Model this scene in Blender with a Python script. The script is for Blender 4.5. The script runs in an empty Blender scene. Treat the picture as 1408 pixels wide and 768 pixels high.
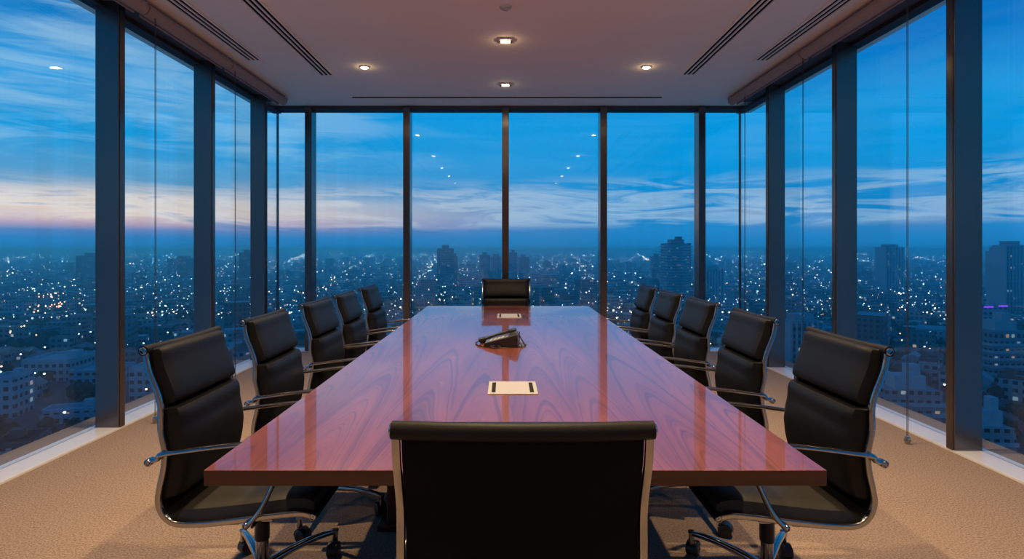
import bpy, bmesh, math, random
import numpy as np
from mathutils import Vector, Matrix
random.seed(7)
rng = np.random.default_rng(11)
SC = bpy.context.scene
COL = SC.collection
PI = math.pi
R = math.radians

# ------------------------------------------------------------------ node helpers
class NT:
    def __init__(self, tree):
        self.t = tree; self.n = tree.nodes; self.l = tree.links
    def new(self, kind, **kw):
        n = self.n.new(kind)
        for k, v in kw.items(): setattr(n, k, v)
        return n
    def put(self, sock, v):
        if isinstance(v, bpy.types.NodeSocket): self.l.new(v, sock)
        elif v is not None:
            try: sock.default_value = v
            except Exception: sock.default_value = (v[0], v[1], v[2], 1.0) if hasattr(v, '__len__') else v
    def m(self, op, a, b=None, c=None, clamp=False):
        n = self.new('ShaderNodeMath', operation=op, use_clamp=clamp)
        self.put(n.inputs[0], a)
        if b is not None: self.put(n.inputs[1], b)
        if c is not None: self.put(n.inputs[2], c)
        return n.outputs[0]
    def vm(self, op, a, b=None):
        n = self.new('ShaderNodeVectorMath', operation=op)
        self.put(n.inputs[0], a)
        if b is not None: self.put(n.inputs[1], b)
        return n.outputs['Value'] if op in ('DOT_PRODUCT', 'LENGTH') else n.outputs[0]
    def xyz(self, v):
        n = self.new('ShaderNodeSeparateXYZ'); self.put(n.inputs[0], v); return n.outputs
    def comb(self, x, y, z):
        n = self.new('ShaderNodeCombineXYZ')
        for i, v in enumerate((x, y, z)): self.put(n.inputs[i], v)
        return n.outputs[0]
    def ss(self, v, a, b, c=0.0, d=1.0):
        n = self.new('ShaderNodeMapRange', interpolation_type='SMOOTHSTEP')
        self.put(n.inputs['Value'], v)
        for nm, x in zip(('From Min', 'From Max', 'To Min', 'To Max'), (a, b, c, d)): self.put(n.inputs[nm], x)
        return n.outputs[0]
    def mix(self, f, a, b, blend='MIX'):
        n = self.new('ShaderNodeMix', data_type='RGBA', blend_type=blend)
        self.put(n.inputs[0], f)
        self.put(n.inputs[6], a if isinstance(a, bpy.types.NodeSocket) else (*a, 1.0))
        self.put(n.inputs[7], b if isinstance(b, bpy.types.NodeSocket) else (*b, 1.0))
        return n.outputs[2]
    def ramp(self, f, stops, interp='LINEAR'):
        n = self.new('ShaderNodeValToRGB'); cr = n.color_ramp; cr.interpolation = interp
        while len(cr.elements) < len(stops): cr.elements.new(0.5)
        for e, (p, c) in zip(cr.elements, stops):
            e.position = p; e.color = (*c, 1.0) if len(c) == 3 else c
        self.put(n.inputs[0], f); return n.outputs[0]
    def noise(self, vec, scale=1.0, detail=3.0, rough=0.5, dist=0.0):
        n = self.new('ShaderNodeTexNoise')
        self.put(n.inputs['Vector'], vec)
        for k, v in (('Scale', scale), ('Detail', detail), ('Roughness', rough), ('Distortion', dist)): self.put(n.inputs[k], v)
        return n.outputs[0]
    def wnoise(self, vec):
        n = self.new('ShaderNodeTexWhiteNoise', noise_dimensions='3D'); self.put(n.inputs['Vector'], vec)
        return n.outputs['Value']
    def bump(self, h, strength=0.2, dist=0.01):
        n = self.new('ShaderNodeBump'); self.put(n.inputs['Height'], h)
        n.inputs['Strength'].default_value = strength; n.inputs['Distance'].default_value = dist
        return n.outputs[0]

def new_mat(name):
    m = bpy.data.materials.new(name); m.use_nodes = True
    t = NT(m.node_tree); b = t.n['Principled BSDF']
    return m, t, b
def simple(name, col, rough=0.5, metal=0.0, spec=0.5, coat=0.0, var=0.06, scale=40.0):
    m, t, b = new_mat(name)
    tc = t.new('ShaderNodeTexCoord').outputs['Object']
    n = t.noise(tc, scale, 3.0)
    c0 = tuple(max(0, x * (1 - var)) for x in col); c1 = tuple(min(1, x * (1 + var)) for x in col)
    t.put(b.inputs['Base Color'], t.mix(n, c0, c1))
    b.inputs['Roughness'].default_value = rough; b.inputs['Metallic'].default_value = metal
    b.inputs['Specular IOR Level'].default_value = spec; b.inputs['Coat Weight'].default_value = coat
    return m

# ------------------------------------------------------------------ materials
M = {}
M['chrome'] = simple('polished_chrome', (.40, .395, .39), .14, 1.0, var=.03)
M['black_plastic'] = simple('black_plastic', (.012, .012, .013), .38)
M['fin'] = simple('bronze_anodised', (.15, .128, .12), .22, .8, .5, var=.03)
M['soffit'] = simple('dark_soffit', (.060, .055, .055), .5)
M['head'] = simple('dark_head_frame', (.05, .045, .045), .45, .2)
M['sill'] = simple('pale_sill', (.80, .81, .83), .30)
M['ceiling'] = simple('ceiling_paint', (.92, .82, .68), .85, spec=.15, var=.015, scale=3.0)
M['blind'] = simple('taupe_blind_fabric', (.40, .29, .235), .8, spec=.2)
M['dark_slot'] = simple('dark_slot', (.010, .009, .009), .9, spec=.05)
M['white_plate'] = simple('cream_plate', (.40, .39, .38), .4)
M['brush'] = simple('black_brush', (.02, .017, .015), .9, spec=.1)
M['back_wall'] = simple('warm_plaster', (.50, .38, .28), .7, scale=6)
M['trim_white'] = simple('downlight_ring', (.50, .44, .40), .5)
M['phone_grey'] = simple('phone_grey', (.10, .115, .135), .42)
M['phone_black'] = simple('phone_black', (.014, .014, .015), .35)
M['phone_key'] = simple('phone_key', (.45, .46, .46), .5)
M['phone_screen'] = simple('phone_screen', (.035, .05, .055), .12)

def leather():
    m, t, b = new_mat('black_leather')
    tc = t.new('ShaderNodeTexCoord').outputs['Object']
    n1 = t.noise(tc, 260.0, 2.0); n2 = t.noise(tc, 7.0, 3.0)
    t.put(b.inputs['Base Color'], t.mix(n2, (.0052, .0053, .0062), (.0085, .0086, .0098)))
    t.put(b.inputs['Roughness'], t.m('MULTIPLY_ADD', n2, .14, .40))
    b.inputs['Specular IOR Level'].default_value = .20
    t.put(b.inputs['Normal'], t.bump(t.m('ADD', n1, t.m('MULTIPLY', n2, 2.0)), .10, .004))
    return m
M['leather'] = leather()
M['seat_leather'] = simple('sheen_tinted_seat_leather', (.020, .0175, .0155), .46, spec=.42)  # black leather, its colour lightened to paint in the tan reflection on the seats
M['sling'] = simple('black_back_hide', (.0035, .0033, .0033), .7, spec=.08)

def carpet():
    m, t, b = new_mat('beige_carpet')
    tc = t.new('ShaderNodeTexCoord').outputs['Object']
    n1 = t.noise(tc, 115.0, 4.0, .8); n2 = t.noise(tc, 1.7, 3.0); n3 = t.noise(tc, 420.0, 1.0)
    f = t.ss(t.m('ADD', t.m('MULTIPLY', n1, .8), t.m('MULTIPLY', n3, .2)), .36, .62)
    c = t.mix(f, (.13, .090, .066), (.50, .375, .30))
    c = t.mix(t.m('MULTIPLY', n2, .35), c, (.42, .31, .225))
    t.put(b.inputs['Base Color'], c)
    b.inputs['Roughness'].default_value = .95; b.inputs['Specular IOR Level'].default_value = .1
    t.put(b.inputs['Normal'], t.bump(n3, .3, .003))
    return m
M['carpet'] = carpet()

def veneer(name, edge=False):
    m, t, b = new_mat(name)
    tc = t.new('ShaderNodeTexCoord').outputs['Object']
    X, Y, Z = t.xyz(tc)[:3]
    if edge:
        v = t.comb(t.m('MULTIPLY', X, 1.2), t.m('MULTIPLY', Y, 1.2), t.m('MULTIPLY', Z, 60.0))
        n = t.noise(v, 1.0, 4.0)
        c = t.mix(n, (.040, .014, .008), (.080, .030, .016))
        t.put(b.inputs['Base Color'], c); b.inputs['Roughness'].default_value = .28
        b.inputs['Specular IOR Level'].default_value = .4
        return m
    W = .232                                             # width of one veneer leaf
    xs = t.m('DIVIDE', X, W)
    idx = t.m('FLOOR', xs)
    r1 = t.wnoise(t.comb(idx, 3.0, 1.0)); r2 = t.wnoise(t.comb(idx, 7.0, 2.0))
    u = t.m('SUBTRACT', t.m('SUBTRACT', xs, idx), t.m('MULTIPLY_ADD', r1, .20, .40))
    wv = t.comb(t.m('MULTIPLY', X, 3.4), t.m('MULTIPLY', Y, 1.0), r2)
    warp = t.m('SUBTRACT', t.noise(wv, 1.0, 3.0, .55), .5)
    u2 = t.m('ADD', u, t.m('MULTIPLY', warp, .16))
    par = t.m('MULTIPLY', t.m('POWER', t.m('ABSOLUTE', u2), 1.8), 6.5)
    yy = t.m('ADD', t.m('MULTIPLY', Y, 1.5), t.m('MULTIPLY', r2, 9.0))
    field = t.m('ADD', t.m('ADD', par, yy), t.m('MULTIPLY', warp, .26))
    b1 = t.noise(t.comb(t.m('MULTIPLY', field, 7.0), 1.7, r1), 1.0, 2.0, .6)
    b2 = t.noise(t.comb(t.m('MULTIPLY', field, 24.0), 5.1, r2), 1.0, 2.0, .6)
    dark = t.m('ADD', t.m('MULTIPLY', t.ss(b1, .50, .66), .55), t.m('MULTIPLY', t.ss(b2, .52, .70), .45))
    fine = t.noise(t.comb(t.m('MULTIPLY', X, 190.0), t.m('MULTIPLY', Y, 4.0), 0.0), 1.0, 3.0)
    broad = t.noise(t.comb(t.m('MULTIPLY', X, 3.0), t.m('MULTIPLY', Y, .6), 9.0), 1.0, 3.0)
    c = t.mix(t.ss(broad, .3, .7), (.180, .046, .028), (.275, .084, .052))
    c = t.mix(t.m('MULTIPLY', dark, .82), c, (.052, .012, .011))
    c = t.mix(t.m('MULTIPLY', t.ss(fine, .50, .80), .35), c, (.08, .020, .010))
    t.put(b.inputs['Base Color'], c)
    b.inputs['Roughness'].default_value = .30; b.inputs['Specular IOR Level'].default_value = .35
    b.inputs['Coat Weight'].default_value = 1.0; b.inputs['Coat Roughness'].default_value = .035
    b.inputs['Coat IOR'].default_value = 1.55
    return m
M['veneer'] = veneer('polished_rosewood_veneer')
M['veneer_edge'] = veneer('rosewood_edge', True)
M['pedestal'] = simple('dark_rosewood_pedestal', (.055, .018, .010), .35, scale=5)

def glass():
    m = bpy.data.materials.new('clear_window_glass'); m.use_nodes = True
    t = NT(m.node_tree); t.n.clear()
    out = t.new('ShaderNodeOutputMaterial')
    g = t.new('ShaderNodeNewGeometry')
    c = t.m('ABSOLUTE', t.vm('DOT_PRODUCT', g.outputs['Incoming'], g.outputs['Normal']))
    f = t.m('MULTIPLY_ADD', t.m('POWER', t.m('SUBTRACT', 1.0, c, clamp=True), 5.0), .94, .033)
    tr = t.new('ShaderNodeBsdfTransparent'); tr.inputs[0].default_value = (.95, .975, .985, 1)
    gl = t.new('ShaderNodeBsdfGlossy'); gl.inputs['Roughness'].default_value = 0.0
    gl.inputs['Color'].default_value = (1, 1, 1, 1)
    mx = t.new('ShaderNodeMixShader'); t.put(mx.inputs[0], f)
    t.l.new(tr.outputs[0], mx.inputs[1]); t.l.new(gl.outputs[0], mx.inputs[2])
    t.l.new(mx.outputs[0], out.inputs[0])
    return m
M['glass'] = glass()

def emitter(name, col, strength):
    m = bpy.data.materials.new(name); m.use_nodes = True
    t = NT(m.node_tree); t.n.clear()
    o = t.new('ShaderNodeOutputMaterial'); e = t.new('ShaderNodeEmission')
    e.inputs[0].default_value = (*col, 1); e.inputs[1].default_value = strength
    t.l.new(e.outputs[0], o.inputs[0])
    m.cycles.emission_sampling = 'NONE'
    return m
M['lens'] = emitter('warm_lamp_lens', (1.0, .74, .42), 30.0)
M['lamp_cool'] = emitter('street_lamp_cool', (.62, .85, 1.0), 5.0)
M['lamp_warm'] = emitter('street_lamp_warm', (1.0, .62, .36), 4.0)
M['led_purple'] = emitter('purple_sign_light', (.25, .06, 1.0), 1.1)

def facade(name, use_attr, lit=.10, lit_strength=.75, fl=3.2, wd=3.0):
    m, t, b = new_mat(name)
    g = t.new('ShaderNodeNewGeometry')
    N = g.outputs['True Normal']; P = g.outputs['Position']
    if use_attr:
        a = t.new('ShaderNodeAttribute'); a.attribute_name = 'tint'; base = a.outputs['Color']
    else:
        base = t.new('ShaderNodeObjectInfo').outputs['Color']
    nz = t.xyz(N)[2]
    side = t.m('LESS_THAN', t.m('ABSOLUTE', nz), .45)
    tang = t.vm('NORMALIZE', t.vm('CROSS_PRODUCT', N, (0, 0, 1)))
    u = t.m('DIVIDE', t.vm('DOT_PRODUCT', P, tang), wd)
    z = t.m('DIVIDE', t.xyz(P)[2], fl)
    fu = t.m('FRACT', u); fz = t.m('FRACT', z)
    win = t.m('MULTIPLY', t.m('MULTIPLY', t.m('GREATER_THAN', fu, .24), t.m('LESS_THAN', fu, .80)),
              t.m('MULTIPLY', t.m('GREATER_THAN', fz, .30), t.m('LESS_THAN', fz, .78)))
    win = t.m('MULTIPLY', win, side)
    cell = t.comb(t.m('FLOOR', u), t.m('FLOOR', z), t.m('FLOOR', t.m('MULTIPLY', t.vm('DOT_PRODUCT', P, N), .12)))
    w = t.wnoise(cell); w2 = t.wnoise(t.vm('ADD', cell, (31.0, 17.0, 5.0)))
    on = t.m('MULTIPLY', t.m('LESS_THAN', w, lit), win)
    dirt = t.noise(P, .25, 3.0)
    base2 = t.mix(t.m('MULTIPLY', dirt, .35), base, (.10, .10, .10))
    t.put(b.inputs['Base Color'], t.mix(win, base2, (.02, .025, .03)))
    t.put(b.inputs['Roughness'], t.m('MULTIPLY_ADD', win, -.6, .8))
    b.inputs['Specular IOR Level'].default_value = .3
    t.put(b.inputs['Emission Color'], t.ramp(w2, [(0.0, (1.0, .60, .30)), (.28, (1.0, .78, .55)), (.45, (.75, .92, 1.0)), (1.0, (.35, .75, 1.0))]))
    t.put(b.inputs['Emission Strength'], t.m('MULTIPLY', on, lit_strength))
    m.cycles.emission_sampling = 'NONE'
    return m
M['facade'] = facade('building_facade', False, .07, .30)
M['facade_mass'] = facade('town_buildings', True, .05, .5)
M['facade_tower'] = facade('tower_facade', False, .10, .30, 3.4, 2.6)
M['roof'] = None
def roofmat():
    m, t, b = new_mat('building_roof')
    base = t.new('ShaderNodeObjectInfo').outputs['Color']
    P = t.new('ShaderNodeNewGeometry').outputs['Position']
    t.put(b.inputs['Base Color'], t.mix(t.m('MULTIPLY', t.noise(P, .6, 4.0), .45), base, (.07, .065, .06)))
    b.inputs['Roughness'].default_value = .8
    return m
M['roof'] = roofmat()
M['concrete'] = simple('pale_concrete', (.30, .36, .40), .8, scale=.5, var=.15)
def groundmat():
    m, t, b = new_mat('town_ground')
    P = t.new('ShaderNodeNewGeometry').outputs['Position']
    n = t.noise(P, .012, 5.0, .6); n2 = t.noise(P, .13, 3.0)
    c = t.mix(t.ss(n, .38, .62), (.030, .036, .030), (.085, .083, .080))
    c = t.mix(t.m('MULTIPLY', n2, .4), c, (.12, .12, .12))
    t.put(b.inputs['Base Color'], c); b.inputs['Roughness'].default_value = .85
    return m
M['ground'] = groundmat()
M['foliage'] = simple('dark_tree_foliage', (.022, .040, .018), .8, spec=.1, var=.4, scale=.4)

# ------------------------------------------------------------------ mesh helpers
def tag(o, label=None, cat=None, group=None, kind=None):
    if label: o['label'] = label
    if cat: o['category'] = cat
    if group: o['group'] = group
    if kind: o['kind'] = kind
    return o
def empty(name, loc=(0, 0, 0), rz=0.0):
    o = bpy.data.objects.new(name, None); COL.objects.link(o)
    o.location = loc; o.rotation_euler = (0, 0, rz); o.empty_display_size = .1
    return o
def link_bm(name, bm, mat, parent=None, smooth=True, angle=40, loc=None):
    me = bpy.data.meshes.new(name)
    bmesh.ops.recalc_face_normals(bm, faces=bm.faces)
    bm.to_mesh(me); bm.free()
    for m in (mat if isinstance(mat, (list, tuple)) else [mat]): me.materials.append(m)
    if smooth:
        for p in me.polygons: p.use_smooth = True
        me.set_sharp_from_angle(angle=R(angle))
    o = bpy.data.objects.new(name, me); COL.objects.link(o)
    if parent is not None: o.parent = parent
    if loc is not None: o.location = loc
    return o
def BM(): return bmesh.new()
def box(bm, x0, x1, y0, y1, z0, z1, bev=0.0, mi=0, mat=None):
    vs = [bm.verts.new(v) for v in ((x0,y0,z0),(x1,y0,z0),(x1,y1,z0),(x0,y1,z0),(x0,y0,z1),(x1,y0,z1),(x1,y1,z1),(x0,y1,z1))]
    if mat is not None:
        for v in vs: v.co = mat @ v.co
    fs = [bm.faces.new([vs[i] for i in q]) for q in ((3,2,1,0),(4,5,6,7),(0,1,5,4),(1,2,6,5),(2,3,7,6),(3,0,4,7))]
    for f in fs: f.material_index = mi
    if bev > 0:
        es = list({e for f in fs for e in f.edges})
        bmesh.ops.bevel(bm, geom=es, offset=bev, segments=2, affect='EDGES', profile=.5)
    return fs
def catmull(pts, per=6):
    P = [Vector(p) for p in pts]; out = []
    Q = [P[0] * 2 - P[1]] + P + [P[-1] * 2 - P[-2]]
    for i in range(1, len(Q) - 2):
        a, b, c, d = Q[i-1], Q[i], Q[i+1], Q[i+2]
        for k in range(per):
            s = k / per
            out.append(.5 * ((2*b) + (c-a)*s + (2*a-5*b+4*c-d)*s*s + (3*b-a-3*c+d)*s**3))
    out.append(P[-1]); return out
def ellipse(rx, ry, n=12): return [(rx*math.cos(2*PI*i/n), ry*math.sin(2*PI*i/n)) for i in range(n)]
def rrect(w, h, r, n=3):
    out = []
    for cx, cy, a0 in ((w/2-r, h/2-r, 0), (-w/2+r, h/2-r, 90), (-w/2+r, -h/2+r, 180), (w/2-r, -h/2+r, 270)):
        for k in range(n + 1):
            a = R(a0 + 90*k/n); out.append((cx + r*math.cos(a), cy + r*math.sin(a)))
    return out
def sweep(bm, pts, sec, hint=(1, 0, 0), scales=None, cap=True):
    hint = Vector(hint); rings = []
    n = len(pts)
    for i, p in enumerate(pts):
        p = Vector(p)
        t = (Vector(pts[min(i+1, n-1)]) - Vector(pts[max(i-1, 0)])).normalized()
        b = (hint - t * hint.dot(t))
        if b.length < 1e-5: b = t.orthogonal()
        b.normalize(); nn = t.cross(b)
        s = scales[i] if scales else 1.0
        rings.append([bm.verts.new(p + b*(q[0]*s) + nn*(q[1]*s)) for q in sec])
    k = len(sec)
    for a, b in zip(rings, rings[1:]):
        for j in range(k): bm.faces.new((a[j], a[(j+1) % k], b[(j+1) % k], b[j]))
    if cap:
        bm.faces.new(rings[0][::-1]); bm.faces.new(rings[-1])
def lathe(bm, prof, mat=Matrix(), n=24):
    """profile (r, z) about local z, closed at r=0 ends"""
    rings = []
    for r, z in prof:
        if r < 1e-6: rings.append([bm.verts.new(mat @ Vector((0, 0, z)))])
        else: rings.append([bm.verts.new(mat @ Vector((r*math.cos(2*PI*i/n), r*math.sin(2*PI*i/n), z))) for i in range(n)])
    for a, b in zip(rings, rings[1:]):
        for i in range(n):
            j = (i+1) % n
            if len(a) == 1 and len(b) == 1: continue
            if len(a) == 1: bm.faces.new((a[0], b[i], b[j]))
            elif len(b) == 1: bm.faces.new((a[i], a[j], b[0]))
            else: bm.faces.new((a[i], a[j], b[j], b[i]))
def kids(o, ALL):
    return ALL.get(o.name, [])
def copy_tree(src):
    """a copy of a thing with its parts and sub-parts"""
    c = src.copy(); COL.objects.link(c)
    for ch in [k for k in src.children]:
        d = ch.copy(); COL.objects.link(d); d.parent = c
        for g in [k for k in ch.children]:
            e = g.copy(); COL.objects.link(e); e.parent = d
    return c
def structure(name, bm, mat, smooth=False):
    return tag(link_bm(name, bm, mat, None, smooth), kind='structure')

# ------------------------------------------------------------------ room dimensions (camera at 0, 0, 1.35 looking along +y)
CAMZ = 1.35
CZ = 3.237                       # ceiling
XL, XR, YF, YB = -2.885, 2.965, 7.43, -2.6        # inner lines of the fins
GL, GR, GF = -3.06, 3.15, 7.62                    # glass planes
GT = 3.20                                         # top of the glass
FL_L = [4.23 - 1.31*k for k in range(6)][::-1] + [5.565, 6.80]
FL_R = [3.745 - 1.325*k for k in range(5)][::-1] + [5.08, 6.39]
FF = [-2.585, -1.297, .000, 1.288, 2.578]

bm = BM(); box(bm, GL-.25, GR+.25, YB-.2, GF+.25, -.35, 0); structure('floor', bm, M['carpet'])
bm = BM(); box(bm, GL-.25, GR+.25, YB-.2, GF+.25, CZ, CZ+.4); structure('ceiling', bm, M['ceiling'])
bm = BM(); box(bm, GL-.2, GR+.2, YB-.15, YB, 0, CZ); structure('wall_back', bm, M['back_wall'])

tn = [0]
def trim(bm, mat, smooth=False):
    tn[0] += 1
    return structure('trim_%d' % tn[0], bm, mat, smooth)
# pale flat sills at the foot of the glass
bm = BM(); box(bm, GL-.05, XL+.0, YB, GF, 0.0, .018, .003); trim(bm, M['sill'])
bm = BM(); box(bm, XR, GR+.05, YB, GF, 0.0, .018, .003); trim(bm, M['sill'])
bm = BM(); box(bm, XL, XR, YF+.01, GF+.05, 0.0, .018, .003); trim(bm, M['sill'])
# dark soffits over the side glass and head frames
TX_L, TX_R, TYE = -2.745, 2.80, 7.02
bm = BM(); box(bm, GL-.1, TX_L-.0, YB, TYE+.12, GT, CZ); trim(bm, M['soffit'])
bm = BM(); box(bm, TX_R, GR+.1, YB, TYE+.12, GT, CZ); trim(bm, M['soffit'])
bm = BM(); box(bm, GL-.1, GR+.1, GF-.14, GF+.08, GT-.005, CZ, .003); trim(bm, M['head'])
bm = BM(); box(bm, GL-.06, GL+.05, YB, GF, GT-.035, GT, .003); trim(bm, M['head'])
bm = BM(); box(bm, GR-.05, GR+.06, YB, GF, GT-.035, GT, .003); trim(bm, M['head'])
# mullion fins
def fin_side(xg, xi, y):
    bm = BM(); a, b = min(xg, xi), max(xg, xi)
    box(bm, a, b, y, y+.075, .018, GT, .004)
    # inner cover strip with a shadow joint
    s = 1 if xi > xg else -1
    box(bm, *sorted((xi, xi + s*.004)), y+.012, y+.066, .018, GT, .001)
    trim(bm, M['fin'])
for y in FL_L: fin_side(GL, XL, y)
for y in FL_R: fin_side(GR, XR, y)
for x in FF:
    bm = BM(); box(bm, x-.045, x+.045, YF+.0, GF, .018, GT, .004)
    box(bm, x-.033, x+.033, YF-.004, YF+.002, .018, GT, .001)
    trim(bm, M['fin'])
for x, s in ((GL, 1), (GR, -1)):              # slim corner posts where the glass meets
    bm = BM(); box(bm, x-.012, x+.012, GF-.012, GF+.012, .018, GT); trim(bm, M['head'])
    bm = BM(); box(bm, x-.03, x+.03, YB, YB+.05, .018, GT); trim(bm, M['head'])
# window panes
wn = [0]
def pane(x0, x1, y0, y1):
    bm = BM(); box(bm, x0, x1, y0, y1, .018, GT)
    wn[0] += 1; structure('window_%d' % wn[0], bm, M['glass'])
ys = [YB] + [y+.037 for y in FL_L] + [GF]
ys = [y for y in ys if y > YB+.2 or y == YB]
for a, b in zip(ys, ys[1:]): pane(GL-.012, GL+.008, a, b)
ys = [YB] + [y+.037 for y in FL_R if y+.037 > YB+.2] + [GF]
for a, b in zip(ys, ys[1:]): pane(GR-.008, GR+.012, a, b)
xs = [GL] + FF + [GR]
for a, b in zip(xs, xs[1:]): pane(a, b, GF-.008, GF+.012)

# ------------------------------------------------------------------ roller blinds and their pull chains
def roller(name, x, y0, y1, label, s):
    root = empty(name, (x, (y0+y1)/2, CZ-.062)); L = (y1-y0)/2
    tag(root, label, 'roller blind', 'rolled up blinds along the side windows')
    rot = Matrix.Rotation(-PI/2, 4, 'X')
    bm = BM(); lathe(bm, [(0, -L+.004), (.050, -L+.004), (.050, L-.004), (0, L-.004)], rot, 28)
    link_bm('blind_roll', bm, M['blind'], root)
    for e in (-1, 1):
        bm = BM(); lathe(bm, [(0, e*L-.004), (.0495, e*L-.004), (.0505, e*L), (.0495, e*L+.004), (0, e*L+.004)], rot, 28)
        box(bm, -.02, .02, e*L-.006, e*L+.006, .04, .062)
        link_bm('end_bracket', bm, M['blind'], root)
    bm = BM(); box(bm, -s*.05-.006, -s*.05+.006, -L+.02, L-.02, -.052, -.02, .003)
    link_bm('bottom_rail', bm, M['blind'], root)
def chain(x, y, label, zt=CZ-.07):
    root = empty('blind_chain', (x, y, 0))
    tag(root, label, 'blind chain', 'pull chains of the roller blinds')
    bm = BM()
    for d in (-.006, .006):
        sweep(bm, [(0, d, .055), (0, d, zt*.5), (0, d, zt)], ellipse(.0022, .0022, 6), cap=True)
    link_bm('cord', bm, M['head'], root)
    bm = BM(); box(bm, -.011, .011, -.016, .016, .0, .05, .004); 
    box(bm, -.020, .020, -.010, .010, .018, .032, .003)
    link_bm('chain_weight', bm, M['chrome'], root)
places = ['behind the viewer', 'nearest the viewer', 'in the middle of the run', 'farthest along the run']
yl = [-.95, .36, 1.67, 2.98, 4.30, 5.62, TYE]
names = ['first', 'second', 'third', 'fourth', 'fifth', 'sixth']
for i, (a, b) in enumerate(zip(yl, yl[1:])):
    if i < 2: continue
    nm = {2: 'continuing past the picture edge', 3: 'nearest part, at the top picture edge',
          4: 'middle part beside the ceiling vent', 5: 'last part before the far corner'}[i]
    roller('roller_blind', TX_L+.0, a+.012, b-.012, 'taupe rolled blind above left windows, ' + nm, 1)
yr = [-1.3, .0, 1.32, 2.65, 3.98, 5.31, TYE]
for i, (a, b) in enumerate(zip(yr, yr[1:])):
    if i < 2: continue
    nm = {2: 'continuing past the picture edge', 3: 'nearest part, at the top picture edge',
          4: 'middle part beside the ceiling vent', 5: 'last part before the far corner'}[i]
    roller('roller_blind', TX_R, a+.012, b-.012, 'taupe rolled blind above right windows, ' + nm, -1)
chain(-2.715, 4.40, 'thin blind chain hanging by left windows, behind the nearest left chair')
chain(-2.715, 5.70, 'thin blind chain hanging by left windows, weight seen between two left chairs')
chain(2.785, 3.93, 'thin blind chain hanging by right windows, weight beside the nearest right chair')
chain(2.785, 5.31, 'thin blind chain hanging by right windows, behind the second right chair')
chain(2.785, 6.60, 'thin blind chain hanging by right windows, nearest the far corner')

# ------------------------------------------------------------------ ceiling fittings
def diffuser(x, y0, y1, label):
    root = empty('linear_air_vent', (x, (y0+y1)/2, CZ)); L = (y1-y0)/2
    tag(root, label, 'air vent', 'long slotted air vents in the ceiling')
    bm = BM(); box(bm, -.072, .072, -L, L, -.004, -.001); link_bm('slot_backing', bm, M['dark_slot'], root, False)
    for k in range(4):
        c = -.066 + k*.044
        bm = BM(); box(bm, c-.0075, c+.0075, -L-.004, L+.004, -.014, -.001, .002)
        link_bm('blade', bm, M['ceiling'], root, False)
diffuser(-2.50, 1.2, 5.66, 'three-slot ceiling air vent beside the left roller blinds')
diffuser(-1.93, 1.2, 6.15, 'three-slot ceiling air vent between left downlight and left window vent')
diffuser(1.97, 1.2, 6.13, 'three-slot ceiling air vent between right downlight and right window vent')
diffuser(2.55, 1.2, 5.66, 'three-slot ceiling air vent beside the right roller blinds')
root = empty('ceiling_slot', (0.02, 7.04, CZ)); tag(root, 'long single dark slot across the ceiling in front of the far windows', 'ceiling slot')
bm = BM(); box(bm, -1.92, 1.92, -.024, .024, -.009, -.001); link_bm('slot_backing', bm, M['dark_slot'], root, False)
for d in (-.03, .03):
    bm = BM(); box(bm, -1.93, 1.93, d-.005, d+.005, -.007, -.001, .001); link_bm('edge_strip', bm, M['ceiling'], root, False)

DL = []
def downlight(x, y, label, power, square=False):

    root = empty('square_downlight' if square else 'round_downlight', (x, y, CZ))
    tag(root, label, 'downlight', 'downlights in the ceiling')
    bm = BM()
    if square:
        for a, b, c, d in ((-.062, .062, -.062, -.042), (-.062, .062, .042, .062), (-.062, -.042, -.042, .042), (.042, .062, -.042, .042)):
            box(bm, a, b, c, d, -.014, 0, .002)
        link_bm('trim_ring', bm, M['trim_white'], root, False)
        for s in (-1, 1):
            bm = BM(); box(bm, s*.052-.006, s*.052+.006, -.025, .025, -.024, -.012, .003); link_bm('side_clip', bm, M['head'], root)
    else:
        lathe(bm, [(.037, -.004), (.038, -.011), (.044, -.012), (.052, -.007), (.053, 0)], n=32); link_bm('trim_ring', bm, M['trim_white'], root)
    bm = BM(); lathe(bm, [(0, -.0215), (.018, -.020), (.030, -.0165), (.0365, -.010), (.0365, -.002), (0, -.002)], n=24); link_bm('lens', bm, M['lens'], root)
    li = bpy.data.lights.new('downlight_beam', 'SPOT'); li.energy = power; li.color = (1.0, .70, .38)
    li.spot_size = R(128); li.spot_blend = .9; li.shadow_soft_size = .03
    lo = bpy.data.objects.new('downlight_beam', li); COL.objects.link(lo); lo.parent = root; lo.location = (0, 0, -.03)
    DL.append(lo)
    li = bpy.data.lights.new('lens_spill', 'POINT'); li.energy = power*.006; li.color = (1.0, .70, .38); li.shadow_soft_size = 0.0
    lo = bpy.data.objects.new('lens_spill', li); COL.objects.link(lo); lo.parent = root; lo.location = (0, 0, -.05)
PW = 108
PK = {5.88: .40, 3.78: 1.5, 2.10: 1.35, .60: .45, -.95: 1.4, 6.50: .30, 5.13: .65, 3.76: 1.7, 2.2: 1.3, .7: .25}
ROW = [5.88, 3.78, 2.10, .60, -.95]
where = ['above the far end of the table', 'above the middle of the table', 'above the near part of the table', 'above the near table end', 'behind the viewer']
for y, w in zip(ROW, where):
    downlight(-1.46, y, 'round warm downlight in left ceiling row, ' + w, PW*PK[y])
    downlight(1.46, y, 'round warm downlight in right ceiling row, ' + w, PW*PK[y])
for y, w in zip((6.50, 5.13, 3.76, 2.2, .7), ('nearest the far windows', 'second from the far windows', 'third from the far windows', 'above the near half of the table', 'just ahead of the viewer')):
    downlight(0, y, 'square warm downlight on the ceiling centreline, ' + w, PW*PK[y], True)
root = empty('smoke_detector', (0.0, 4.42, CZ)); tag(root, 'small round detector on the ceiling centreline at the top picture edge', 'smoke detector')
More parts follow.
